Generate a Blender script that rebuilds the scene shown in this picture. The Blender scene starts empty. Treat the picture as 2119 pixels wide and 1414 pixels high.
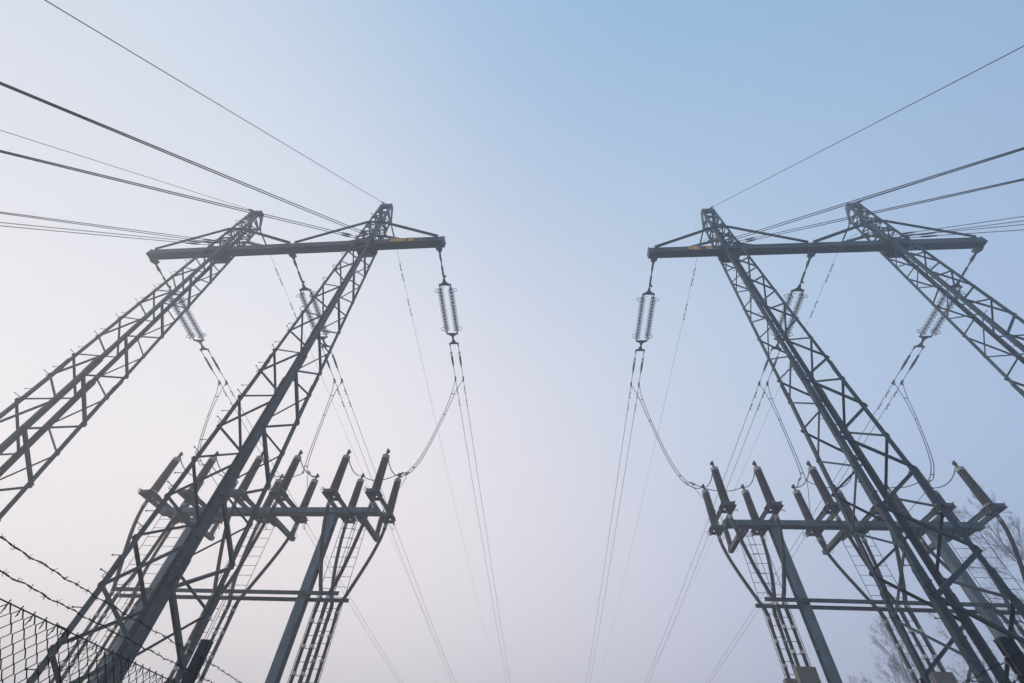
import bpy, bmesh, math, random
from mathutils import Vector, Matrix
random.seed(7)
R = math.radians
sc = bpy.context.scene

# ------------------------------------------------------------------ camera
cd = bpy.data.cameras.new('camera'); cam = bpy.data.objects.new('camera', cd)
sc.collection.objects.link(cam); sc.camera = cam
cd.sensor_width = 36; cd.lens = 15.509; cd.clip_start = .05; cd.clip_end = 3000
TH, RO_ = .8421, .0763
fw = Vector((0, math.cos(TH), math.sin(TH))); up0 = Vector((0, -math.sin(TH), math.cos(TH))); rt0 = Vector((1, 0, 0))
rt = math.cos(RO_)*rt0 + math.sin(RO_)*up0; up = -math.sin(RO_)*rt0 + math.cos(RO_)*up0
M = Matrix((rt, up, -fw)).transposed().to_4x4(); M.translation = (0, 0, 1.6); cam.matrix_world = M

# ------------------------------------------------------------------ sky, sun, exposure
SUN_AZ, SUN_EL = R(-72), R(15)      # low behind the left pylon
sd = Vector((math.sin(SUN_AZ)*math.cos(SUN_EL), math.cos(SUN_AZ)*math.cos(SUN_EL), math.sin(SUN_EL)))
w = bpy.data.worlds.new('World'); sc.world = w; w.use_nodes = True
nt = w.node_tree; nt.nodes.clear(); L = nt.links
out = nt.nodes.new('ShaderNodeOutputWorld'); bg = nt.nodes.new('ShaderNodeBackground')
L.new(bg.outputs[0], out.inputs[0]); bg.inputs[1].default_value = 1.0
tc = nt.nodes.new('ShaderNodeTexCoord')
# morning fog sky: soft lobes of sky light round fixed compass directions
KAPPA = 7.0
#ANCHORS
ANCH = [
  ((-0.738, 0.044, 0.673), (0.8311, 0.8698, 0.9348)),
  ((-0.304, -0.110, 0.946), (0.1398, 0.3722, 0.6588)),
  ((0.254, -0.116, 0.960), (0.0300, 0.3474, 0.6798)),
  ((0.698, 0.007, 0.716), (0.0300, 0.0727, 0.4570)),
  ((-0.787, 0.402, 0.469), (0.4408, 0.4051, 0.5364)),
  ((-0.526, 0.445, 0.725), (1.0315, 1.1048, 1.0819)),
  ((0.026, 0.482, 0.876), (0.4221, 0.4663, 0.7048)),
  ((0.541, 0.332, 0.773), (0.7003, 0.9239, 0.9471)),
  ((0.791, 0.357, 0.497), (0.5481, 0.7189, 0.9086)),
  ((-0.639, 0.745, 0.190), (1.2855, 1.2282, 1.1203)),
  ((-0.292, 0.906, 0.306), (1.2423, 1.0747, 1.0634)),
  ((0.120, 0.897, 0.426), (0.8296, 0.7782, 0.7814)),
  ((0.503, 0.769, 0.396), (0.7438, 0.8264, 0.9163)),
  ((0.735, 0.641, 0.222), (0.0300, 0.2150, 0.7354)),
  ((0.000, -0.600, 0.800), (0.7387, 0.8513, 0.9695)),
  ((-0.874, -0.389, 0.291), (0.6859, 0.6690, 0.7382)),
  ((0.874, -0.389, 0.291), (0.2839, 0.3957, 0.5982)),
  ((0.000, -0.981, 0.196), (0.4284, 0.4850, 0.6104)),
  ((-0.600, 0.800, 0.020), (0.8942, 0.7721, 0.7334)),
  ((0.301, 0.953, 0.020), (0.8924, 0.7926, 0.9010)),
  ((0.000, 0.000, -1.000), (0.3050, 0.3049, 0.3277)),
  ((0.914, 0.406, 0.000), (0.3648, 0.4152, 0.5647)),
]
#ENDANCHORS
def vm(op, a, b=None, c=None):
    n = nt.nodes.new('ShaderNodeVectorMath'); n.operation = op
    for i, x in enumerate((a, b, c)):
        if x is None: continue
        if hasattr(x, 'links'): L.new(x, n.inputs[i])
        else: n.inputs[i].default_value = x
    return n
def mt(op, a, b=None):
    n = nt.nodes.new('ShaderNodeMath'); n.operation = op
    for i, x in enumerate((a, b)):
        if x is None: continue
        if hasattr(x, 'links'): L.new(x, n.inputs[i])
        else: n.inputs[i].default_value = x
    return n.outputs[0]
dirn = vm('NORMALIZE', tc.outputs['Generated']).outputs[0]
acc = None; wsum = None
for dv, col in ANCH:
    q = Vector(dv).normalized()
    dt = vm('DOT_PRODUCT', dirn, tuple(q)).outputs['Value']
    wt = mt('EXPONENT', mt('MULTIPLY', mt('SUBTRACT', dt, 1.0), KAPPA))
    comb = nt.nodes.new('ShaderNodeCombineXYZ')
    for i in range(3): L.new(wt, comb.inputs[i])
    term = vm('MULTIPLY', comb.outputs[0], tuple(col)).outputs[0]
    acc = term if acc is None else vm('ADD', acc, term).outputs[0]
    wsum = wt if wsum is None else mt('ADD', wsum, wt)
inv = nt.nodes.new('ShaderNodeCombineXYZ')
for i in range(3): L.new(wsum, inv.inputs[i])
fog = vm('DIVIDE', acc, inv.outputs[0]).outputs[0]
# the clear morning sky above the fog adds a little of its own light
sky = nt.nodes.new('ShaderNodeTexSky'); sky.sky_type = 'NISHITA'; sky.sun_disc = False
sky.sun_elevation = SUN_EL; sky.sun_rotation = SUN_AZ
skl = vm('SCALE', sky.outputs[0]); skl.inputs['Scale'].default_value = .004
tot = vm('ADD', fog, skl.outputs[0]).outputs[0]
L.new(tot, bg.inputs[0])
ld = bpy.data.lights.new('sun', 'SUN'); ld.energy = 1.2; ld.angle = R(14); ld.color = (1, .88, .76)
lo = bpy.data.objects.new('sun', ld); sc.collection.objects.link(lo)
lo.rotation_euler = (-sd).to_track_quat('-Z', 'Y').to_euler(); lo.location = (-40, 30, 40)
vs = sc.view_settings; vs.view_transform = 'Standard'; vs.look = 'None'; vs.exposure = 0; vs.gamma = 1
sc.cycles.use_denoising = True
sc.cycles.max_bounces = 8; sc.cycles.volume_bounces = 1; sc.cycles.transparent_max_bounces = 24
sc.cycles.transmission_bounces = 6

# ------------------------------------------------------------------ materials
def mat(name, col, rough=.6, metal=0.0, var=.25, scale=6, streak=None, bump=0.0, spec=.4):
    m = bpy.data.materials.new(name); m.use_nodes = True; t = m.node_tree; b = t.nodes['Principled BSDF']
    b.inputs['Roughness'].default_value = rough; b.inputs['Metallic'].default_value = metal
    b.inputs['Specular IOR Level'].default_value = spec
    co = t.nodes.new('ShaderNodeTexCoord'); no = t.nodes.new('ShaderNodeTexNoise'); no.inputs['Scale'].default_value = scale
    no.inputs['Detail'].default_value = 6; no.inputs['Roughness'].default_value = .62
    mp = t.nodes.new('ShaderNodeMapping'); mp.inputs['Scale'].default_value = (1, 1, .35)
    t.links.new(co.outputs['Object'], mp.inputs[0]); t.links.new(mp.outputs[0], no.inputs['Vector'])
    cr = t.nodes.new('ShaderNodeValToRGB'); cr.color_ramp.elements[0].position = .3; cr.color_ramp.elements[1].position = .72
    cr.color_ramp.elements[0].color = (*[c*(1-var) for c in col], 1); cr.color_ramp.elements[1].color = (*[min(1, c*(1+var)) for c in col], 1)
    t.links.new(no.outputs[0], cr.inputs[0]); last = cr.outputs[0]
    if streak:
        n2 = t.nodes.new('ShaderNodeTexNoise'); n2.inputs['Scale'].default_value = scale*2.3; n2.inputs['Detail'].default_value = 8
        t.links.new(co.outputs['Object'], n2.inputs['Vector'])
        r2 = t.nodes.new('ShaderNodeValToRGB'); r2.color_ramp.elements[0].position = .6; r2.color_ramp.elements[1].position = .74
        r2.color_ramp.elements[0].color = (0, 0, 0, 1); r2.color_ramp.elements[1].color = (.75, .75, .75, 1)
        t.links.new(n2.outputs[0], r2.inputs[0])
        mx = t.nodes.new('ShaderNodeMixRGB'); t.links.new(r2.outputs[0], mx.inputs[0]); t.links.new(last, mx.inputs[1]); mx.inputs[2].default_value = (*streak, 1)
        last = mx.outputs[0]
    t.links.new(last, b.inputs['Base Color'])
    if bump:
        bp = t.nodes.new('ShaderNodeBump'); bp.inputs['Strength'].default_value = bump; bp.inputs['Distance'].default_value = .01
        t.links.new(no.outputs[0], bp.inputs['Height']); t.links.new(bp.outputs[0], b.inputs['Normal'])
    return m
PAINT = mat('weathered_green_grey_paint', (.028, .056, .074), .5, 0, .52, 2.2, (.085, .066, .052), .3, .25)
GALV = mat('galvanised_steel', (.125, .18, .215), .5, .25, .40, 5, (.10, .10, .10), .15)
GALVD = mat('dull_galvanised_steel', (.075, .092, .108), .6, .2, .25, 9, (.06, .05, .045), .15)
DARK = mat('dark_forged_steel', (.035, .037, .042), .6, .3, .3, 20)
CONDM = mat('aluminium_strand', (.10, .10, .115), .5, .5, .15, 30)
GUYM = mat('steel_guy_strand', (.045, .05, .06), .6, .3, .2, 30)
PORC = mat('brown_grey_porcelain', (.088, .066, .062), .35, 0, .15, 4, spec=.5)
LIGHTM = mat('cast_aluminium', (.42, .41, .40), .5, .3, .2, 12)
CABLE = mat('black_cable_sheath', (.028, .024, .024), .5, 0, .3, 8)
YELL = mat('orange_yellow_plate', (.95, .47, .05), .5, 0, .12, 20)
BLK = mat('black_lettering', (.02, .02, .022), .6, 0, .1, 20)
FENM = mat('dark_fence_wire', (.014, .012, .017), .55, .3, .3, 40)
POSTM = mat('dark_blue_green_fence_post', (.022, .036, .045), .55, 0, .3, 14, (.03, .03, .03), .2)
BARK = mat('bare_twig_bark', (.085, .065, .06), .85, 0, .25, 5)
BOXM = mat('weathered_cover_plate', (.20, .165, .15), .65, .1, .2, 7, (.12, .09, .07))
GRASS = mat('winter_grass', (.022, .025, .016), .9, 0, .4, .8)
CLAMPM = mat('cable_cleat_aluminium', (.66, .61, .55), .42, .1, .3, 10)
glass = bpy.data.materials.new('clear_glass_disc'); glass.use_nodes = True
t = glass.node_tree; t.nodes.clear()
o_ = t.nodes.new('ShaderNodeOutputMaterial'); mx = t.nodes.new('ShaderNodeMixShader'); tr = t.nodes.new('ShaderNodeBsdfTransparent')
gl = t.nodes.new('ShaderNodeBsdfPrincipled'); gl.inputs['Base Color'].default_value = (.96, .97, 1, 1); gl.inputs['Roughness'].default_value = .15
fr = t.nodes.new('ShaderNodeLayerWeight'); fr.inputs[0].default_value = .55
rp = t.nodes.new('ShaderNodeMapRange'); rp.inputs[1].default_value = 0; rp.inputs[2].default_value = 1; rp.inputs[3].default_value = .24; rp.inputs[4].default_value = .34
tr.inputs[0].default_value = (.93, .94, .95, 1)
t.links.new(fr.outputs['Facing'], rp.inputs[0]); t.links.new(rp.outputs[0], mx.inputs[0]); t.links.new(tr.outputs[0], mx.inputs[1]); t.links.new(gl.outputs[0], mx.inputs[2]); t.links.new(mx.outputs[0], o_.inputs[0])

# ------------------------------------------------------------------ mesh helpers
class MB:
    def __init__(s): s.v = []; s.f = []; s.sm = []
    def add(s, vs_, fs, smooth=False):
        b = len(s.v); s.v += [tuple(x) for x in vs_]; s.f += [tuple(i+b for i in f) for f in fs]; s.sm += [smooth]*len(fs)
    def box(s, c, d, m=None):
        x, y, z = (k/2 for k in d); c = Vector(c)
        p = [Vector((i*x, j*y, k*z)) for i in (-1, 1) for j in (-1, 1) for k in (-1, 1)]
        if m: p = [m @ q for q in p]
        s.add([c+q for q in p], [(0,1,3,2),(4,6,7,5),(0,4,5,1),(2,3,7,6),(0,2,6,4),(1,5,7,3)])
    def prism(s, a, b, prof, e1, e2, twist=False):
        """profile points (x,y) carried from a to b along axes e1, e2"""
        a, b = Vector(a), Vector(b); n = len(prof)
        ax = (b-a).normalized(); e1 = Vector(e1); e1 = (e1-ax*e1.dot(ax)).normalized(); e2 = Vector(e2)
        e2 = e2-ax*e2.dot(ax); e2 = (e2-e1*e2.dot(e1)).normalized()
        A = [a+e1*x+e2*y for x, y in prof]; B = [b+e1*x+e2*y for x, y in prof]
        fs = [(i, (i+1) % n, n+(i+1) % n, n+i) for i in range(n)]
        s.add(A+B, fs+[tuple(range(n))[::-1], tuple(range(n, 2*n))])
    def tube(s, pts, r, n=6, cap=True, smooth=True):
        pts = [Vector(p) for p in pts]; m = len(pts); vs_ = []
        d0 = (pts[1]-pts[0]).normalized(); u = d0.orthogonal().normalized()
        for i, p in enumerate(pts):
            d = (pts[min(i+1, m-1)]-pts[max(i-1, 0)])
            d = d.normalized() if d.length > 1e-9 else d0
            u = (u-d*u.dot(d)); u = u.normalized() if u.length > 1e-6 else d.orthogonal().normalized()
            v = d.cross(u); rr = r[i] if isinstance(r, (list, tuple)) else r
            vs_ += [p+(u*math.cos(2*math.pi*k/n)+v*math.sin(2*math.pi*k/n))*rr for k in range(n)]
        fs = [(i*n+k, i*n+(k+1) % n, (i+1)*n+(k+1) % n, (i+1)*n+k) for i in range(m-1) for k in range(n)]
        s.add(vs_, fs, smooth)
        if cap: s.add([vs_[k] for k in range(n)], [tuple(range(n))[::-1]]); s.add(vs_[-n:], [tuple(range(n))])
    def lathe(s, o, ax, prof, n=16, smooth=True):
        o = Vector(o); ax = Vector(ax).normalized(); u = ax.orthogonal().normalized(); v = ax.cross(u); vs_ = []
        for r, h in prof: vs_ += [o+ax*h+(u*math.cos(2*math.pi*k/n)+v*math.sin(2*math.pi*k/n))*r for k in range(n)]
        s.add(vs_, [(i*n+k, i*n+(k+1) % n, (i+1)*n+(k+1) % n, (i+1)*n+k) for i in range(len(prof)-1) for k in range(n)], smooth)
    def plate(s, pts, nrm, th):
        """flat polygon with thickness th along nrm"""
        pts = [Vector(p) for p in pts]; nn = Vector(nrm).normalized()*th/2; n = len(pts)
        s.add([p-nn for p in pts]+[p+nn for p in pts], [tuple(range(n))[::-1], tuple(range(n, 2*n))]+[(i, (i+1) % n, n+(i+1) % n, n+i) for i in range(n)])
    def build(s, name, m, parent=None, loc=(0, 0, 0), bevel=0):
        me = bpy.data.meshes.new(name); me.from_pydata(s.v, [], s.f); me.materials.append(m)
        me.polygons.foreach_set('use_smooth', s.sm)
        bm = bmesh.new(); bm.from_mesh(me); bmesh.ops.recalc_face_normals(bm, faces=bm.faces); bm.to_mesh(me); bm.free()
        o = bpy.data.objects.new(name, me); sc.collection.objects.link(o); o.location = loc
        if parent: o.parent = parent
        if bevel:
            b = o.modifiers.new('b', 'BEVEL'); b.width = bevel; b.segments = 1; b.limit_method = 'ANGLE'
        return o
def Lprof(a, t_): return [(0, 0), (a, 0), (a, t_), (t_, t_), (t_, a), (0, a)]
def Uprof(wd, dp, t_): return [(-wd/2, 0), (wd/2, 0), (wd/2, dp), (wd/2-t_, dp), (wd/2-t_, t_), (-wd/2+t_, t_), (-wd/2+t_, dp), (-wd/2, dp)]
def tag(o, label, cat, group=None, kind=None):
    o['label'] = label; o['category'] = cat
    if group: o['group'] = group
    if kind: o['kind'] = kind
    return o
def empty(name, loc, rz=0):
    o = bpy.data.objects.new(name, None); sc.collection.objects.link(o); o.location = loc; o.rotation_euler.z = rz; o.empty_display_size = .3
    return o
def copy_of(o, parent=None, loc=None):
    c = o.copy(); sc.collection.objects.link(c)
    if parent: c.parent = parent
    if loc is not None: c.location = loc
    return c
def struct(o): o['kind'] = 'structure'; return o

# ------------------------------------------------------------------ ground
gm = MB(); N = 60; X0 = 250
def gz(x, y):
    f = min(1, max(0, (x-2)/8)); f = f*f*(3-2*f); return .72*f
gx = [-X0, -120, -60, -30] + [-20+k*1.0 for k in range(56)] + [45, 60, 120, X0]
gy = [-X0, -120, -60, -30] + [-15+k*1.5 for k in range(40)] + [60, 120, X0]
vsx = [(x, y, gz(x, y)) for y in gy for x in gx]; nx = len(gx)
gm.add(vsx, [(j*nx+i, j*nx+i+1, (j+1)*nx+i+1, (j+1)*nx+i) for j in range(len(gy)-1) for i in range(nx-1)], True)
struct(gm.build('ground', GRASS))

# ------------------------------------------------------------------ pylons
H = 20.0; LB = 7.537; HB = .3815; DB = .3862; SP = 3.7345
def wz(z):                    # half width of a leg at height z above camera-side datum
    return .8885+(.3762-.8885)*((z-1.6)/18.4) if z < H+.5 else .362-(z-H-.5)*.012
ODD = [2.55, 4.67, 6.71, 8.87, 11.13, 13.18, 15.3, 17.34, 18.95]
EVEN = [1.55, 3.53, 5.69, 7.80, 9.99, 12.14, 14.31, 16.2, 18.07, 19.7]
def pylon(ox, oy, rz, gzv, side, label, plates):
    root = empty('lattice_pylon', (ox, oy, gzv), rz)
    tag(root, label, 'pylon', 'twin leg lattice pylons')
    camL = Matrix.Rotation(-rz, 3, 'Z') @ (Vector((0, 0, 1.6))-Vector((ox, oy, gzv)))
    for lg in (-1, 1):
        cx0 = lg*SP
        corner = lambda cx, cy, z: Vector((cx0+cx*wz(z), cy*wz(z), z))
        # ---- corner posts
        chords = MB()
        ZB = 22.75+1.25
        for cx, cy in ((-1, -1), (1, -1), (1, 1), (-1, 1)):
            a = .15; zt = 24.05 if cy < 0 else 23.35
            for z0, z1, aa in ((0, 4.8, .155), (4.8, 11.6, .14), (11.6, zt, .115)):
                chords.prism(corner(cx, cy, z0), corner(cx, cy, z1), Lprof(aa, .014), (-cx, 0, 0), (0, -cy, 0))
            if cy > 0:
                chords.prism(corner(cx, cy, 23.35), Vector((cx0+cx*wz(24), -.1, 24.02)), Lprof(.10, .012), (-cx, 0, 0), (0, -1, -.2))
            # splice plates with bolts
            for zs in (4.95, 11.6):
                p = corner(cx, cy, zs)
                chords.box(p+Vector((-cx*.07, cy*.012, 0)), (.13, .018, .62)); chords.box(p+Vector((cx*.012, -cy*.07, 0)), (.018, .13, .62))
                for dz in (-.22, -.08, .08, .22):
                    chords.lathe(p+Vector((-cx*(.05+.04*(dz > 0)), cy*.02, dz)), (0, cy, 0), [(0, .028), (.022, .028), (.022, 0)], 6, False)
                    chords.lathe(p+Vector((cx*.02, -cy*(.05+.04*(dz > 0)), dz)), (cx, 0, 0), [(0, .028), (.022, .028), (.022, 0)], 6, False)
            # concrete foot
        leg = chords.build('leg', PAINT, root)
        for cx, cy in ((-1, -1), (1, -1), (1, 1), (-1, 1)):
            fb = MB(); p = corner(cx, cy, 0); fb.lathe((p.x, p.y, -.25), (0, 0, 1), [(.28, 0), (.28, .5), (.22, .55), (0, .55)], 12, False)
            fb.build('footing', LIGHTM, leg)
        # ---- zigzag bracing on four faces
        faces = [((-1, -1), (1, -1)), ((1, -1), (1, 1)), ((1, 1), (-1, 1)), ((-1, 1), (-1, -1))]
        braces = []
        for A, B in faces:
            seq = sorted([(z, 0) for z in [.35]+ODD]+[(z, 1) for z in EVEN])
            mid = ((A[0]+B[0])/2, (A[1]+B[1])/2); nin = Vector((-mid[0], -mid[1], 0))
            for (z0, s0), (z1, s1) in zip(seq, seq[1:]):
                if z1 > 19.75 or s0 == s1: continue
                P = corner(*(A, B)[s0], z0); Q = corner(*(A, B)[s1], z1)
                d = (Q-P).normalized(); side_v = nin.cross(d)
                sz = .092 if z0 < 5 else (.082 if z0 < 12 else .070)
                if mid[1] > 0 or mid[0] < 0: sz *= .66
                elif (s0 == 1) == (mid[1] < 0): sz *= .8
                off = Vector((mid[0], mid[1], 0))*.012
                braces.append((P-d*.02+off, Q+d*.04+off, sz, side_v, nin, z0))
            # head bracing above the crossbeam
            zs = [20.45+k*.52 for k in range(7)]
            for k in range(6):
                P = corner(*(A, B)[k % 2], zs[k]); Q = corner(*(A, B)[(k+1) % 2], min(zs[k+1], 23.3))
                d = (Q-P).normalized(); off = Vector((mid[0], mid[1], 0))*.01
                braces.append((P+off, Q+off, .062, nin.cross(d), nin, zs[k]))
                if k % 2 == 0:
                    P2 = corner(*A, zs[k+1]); Q2 = corner(*B, zs[k+1]); braces.append((P2+off, Q2+off, .058, Vector((0, 0, 1)), nin, zs[k]))
        def dist(b): return ((b[0]+b[1])/2-camL).length
        braces.sort(key=dist)
        rest = MB()
        for i, (P, Q, sz, sv, nin, z0) in enumerate(braces):
            if i < 48:
                b = MB(); b.prism(P, Q, Lprof(sz, .009), sv, nin); b.lathe(P+(Q-P).normalized()*.07-nin*.002, -nin, [(0, .03), (.018, .03), (.018, 0)], 6, False)
                b.lathe(Q-(Q-P).normalized()*.07-nin*.002, -nin, [(0, .03), (.018, .03), (.018, 0)], 6, False)
                b.build('brace', PAINT, leg)
            else: rest.prism(P, Q, Lprof(sz, .009), sv, nin)
        if rest.v: ro = rest.build('bracing', PAINT, leg); ro['kind'] = 'stuff'
        # ---- head: top plates, stub
        hd = MB()
        tw = wz(24)
        hd.plate([(cx0-tw, -tw-.02, 24.07), (cx0+tw, -tw-.02, 24.07), (cx0+tw, -.05, 24.07), (cx0-tw, -.05, 24.07)], (0, 0, 1), .025)
        hd.plate([(cx0-tw, -tw-.01, 24.07), (cx0+tw, -tw-.01, 24.07), (cx0+tw, -tw-.01, 23.75), (cx0-tw, -tw-.01, 23.75)], (0, 1, 0), .02)
        for cx in (-1, 1):
            hd.plate([(cx0+cx*(tw+.01), -tw, 24.05), (cx0+cx*(tw+.01), -.1, 24.05), (cx0+cx*(tw+.01), tw, 23.35), (cx0+cx*(tw+.01), tw, 23.1), (cx0+cx*(tw+.01), -.05, 23.55), (cx0+cx*(tw+.01), -tw, 23.7)], (1, 0, 0), .016)
            hd.plate([(cx0+cx*(tw+.01), tw, 23.3), (cx0+cx*(tw+.01), tw+.12, 23.25), (cx0+cx*(tw+.01), tw, 23.0)], (1, 0, 0), .03)
        hd.box((cx0, .0, 24.1), (.08, .5, .06))
        hd.build('leg_head', PAINT, leg)
        # ---- seat under the crossbeam
        st = MB(); tw = wz(H)+.01
        st.plate([(cx0-tw*1.04, -tw, H-.03), (cx0+tw*1.04, -tw, H-.03), (cx0+tw*1.04, tw, H-.03), (cx0-tw*1.04, tw, H-.03)], (0, 0, 1), .03)
        for cy in (-1, 1):
            st.plate([(cx0-tw*1.08, cy*(tw+.012), H+.05), (cx0+tw*1.08, cy*(tw+.012), H+.05), (cx0+tw*.8, cy*(tw+.012), H-.25), (cx0-tw*.8, cy*(tw+.012), H-.25)], (0, 1, 0), .016)
            st.prism((cx0-tw, cy*(tw+.02), H-.05), (cx0+tw, cy*(tw+.02), H-.05), Lprof(.10, .01), (0, 0, -1), (0, -cy, 0))
        for cx in (-1, 1):
            st.prism((cx0+cx*tw, -tw, H-.05), (cx0+cx*tw, tw, H-.05), Uprof(.16, .07, .01), (0, 0, 1), (cx, 0, 0))
            st.plate([(cx0+cx*(tw+.01), -tw, H+.4), (cx0+cx*(tw+.01), -.2, H+.36), (cx0+cx*(tw+.01), -.2, H-.3), (cx0+cx*(tw+.01), -tw, H-.45)], (1, 0, 0), .014)
        st.build('beam_seat', PAINT, leg)
        # ---- step bolts on the near left corner post
        k = 0; z = 3.2
        while z < 23.4:
            for dz, dv in ((0, Vector((-1, 0, 0))), (-.38, Vector((0, -1, 0)))):
                p = corner(-1, -1, z+dz)
                if abs(z+dz-H-.2) > .35:
                    b = MB(); b.tube([p-dv*.03, p+dv*.2], .0095, 6); b.lathe(p+dv*.195, dv, [(0, 0), (.02, 0), (.02, .018), (0, .018)], 8, False)
                    if dv.y < 0:
                        b.tube([p+dv*.02+Vector((-.005+.045*math.sin(q), 0, -.05+.045*math.cos(q))) for q in [i*math.pi/5 for i in range(11)]], .008, 5, False)
                    b.build('step_bolt', DARK, leg)
            z += 1.04
    # ---- crossbeam (closed box girder with end plates)
    cb = MB()
    cb.box((0, 0, H+HB/2), (2*LB, DB, HB))
    for s in (-1, 1):
        cb.box((s*(LB-.01), 0, H+HB/2), (.03, DB+.05, HB+.05))
        for k in (-1, 1): cb.lathe((s*(LB-.45)+k*.06, -DB/2-.002, H+.1), (0, -1, 0), [(0, .012), (.016, .012), (.016, 0)], 6, False)
    for k in range(-6, 7): cb.box((k*1.1+.1, DB/2+.004, H+.03), (.05, .012, .06))
    beam = cb.build('crossbeam', PAINT, root, bevel=.012)
    # conductor brackets
    for u in (-7.3, 0, 7.3):
        b = MB()
        for q in (-.06, .06):
            b.plate([(u+q, -.02, H+.02), (u+q, .38, H+.10), (u+q, .38, H-.12), (u+q, .12, H-.24), (u+q, -.02, H-.1)], (1, 0, 0), .022)
        b.box((u, .16, H-.12), (.3, .2, .05)); b.tube([(u-.12, .22, H-.08), (u+.12, .22, H-.08)], .025, 8)
        b.box((u, .02, H-.035), (.34, .3, .04)); b.build('conductor_bracket', PAINT, beam)
    # ---- sloping tie braces, front and back of each leg head
    for lg in (-1, 1):
        ap = 20.25+1.6
        for cy in (-1, 1):
            yy = cy*(wz(ap)+.045)
            for s in (-1, 1):
                ux = lg*7.22 if s == lg else lg*.13
                tb = MB(); A = Vector((lg*SP+s*(.30), yy, ap-.02)); B = Vector((ux, cy*(DB/2+.045), H+.30))
                tb.prism(A, B, Uprof(.15, .06, .012), (0, 0, 1), (0, cy, 0)); tb.build('tie_brace', PAINT, root)
            tb = MB(); tb.prism((lg*SP-.42, yy-cy*.02, ap), (lg*SP+.42, yy-cy*.02, ap), Uprof(.16, .05, .012), (0, 0, 1), (0, cy, 0)); tb.build('tie_joint', PAINT, root)
    # ---- number plates on the front face
    for (x0, x1), txt in plates:
        b = MB(); b.box(((x0+x1)/2, -DB/2-.012, H+HB*.5), (x1-x0, .012, HB-.03)); pl = b.build('number_plate', BLK, beam)
        b = MB(); b.box(((x0+x1)/2, -DB/2-.022, H+HB*.5), (x1-x0-.05, .008, HB-.085)); b.build('plate_face', YELL, pl)
        cu = bpy.data.curves.new('lettering', 'FONT'); cu.body = txt; cu.size = .36; cu.extrude = .003; cu.offset = -.005; cu.align_x = 'CENTER'; cu.align_y = 'CENTER'
        tmp = bpy.data.objects.new('lettering_src', cu); sc.collection.objects.link(tmp)
        bpy.context.view_layer.update()
        me = bpy.data.meshes.new_from_object(tmp.evaluated_get(bpy.context.evaluated_depsgraph_get()))
        bpy.data.objects.remove(tmp)
        wd = max(v.co.x for v in me.vertices)-min(v.co.x for v in me.vertices); cxm = (max(v.co.x for v in me.vertices)+min(v.co.x for v in me.vertices))/2
        cym = (max(v.co.y for v in me.vertices)+min(v.co.y for v in me.vertices))/2
        fx = (x1-x0-.15)/wd
        for v in me.vertices: v.co = Vector(((x0+x1)/2+(v.co.x-cxm)*fx, -DB/2-.03-v.co.z, H+HB*.5+(v.co.y-cym)*.85))
        me.materials.clear(); me.materials.append(BLK)
        lo_ = bpy.data.objects.new('lettering', me); sc.collection.objects.link(lo_); lo_.parent = pl
    return root
AL, AR = -.134, -.1226
PL = (-11.0258, 11.6083, 0); PR = (13.8071, 9.868, .7459)
pylon(PL[0], PL[1], AL, 0, 'L', 'pylon at the left whose crossbeam plates read ZL5 S1 and 35', [((4.94, 5.735), 'ZL5 S1'), ((5.815, 6.12), '35')])
pylon(PR[0], PR[1], AR, .7459, 'R', 'pylon at the right whose crossbeam plates read XL 8 and 24', [((-5.67, -5.12), 'XL  8'), ((-4.86, -4.53), '24')])
def LPf(x, y, z): return Vector((PL[0]+x*math.cos(AL)-y*math.sin(AL), PL[1]+x*math.sin(AL)+y*math.cos(AL), z))
def RPf(x, y, z): return Vector((PR[0]+x*math.cos(AR)-y*math.sin(AR), PR[1]+x*math.sin(AR)+y*math.cos(AR), z+PR[2]))

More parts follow.
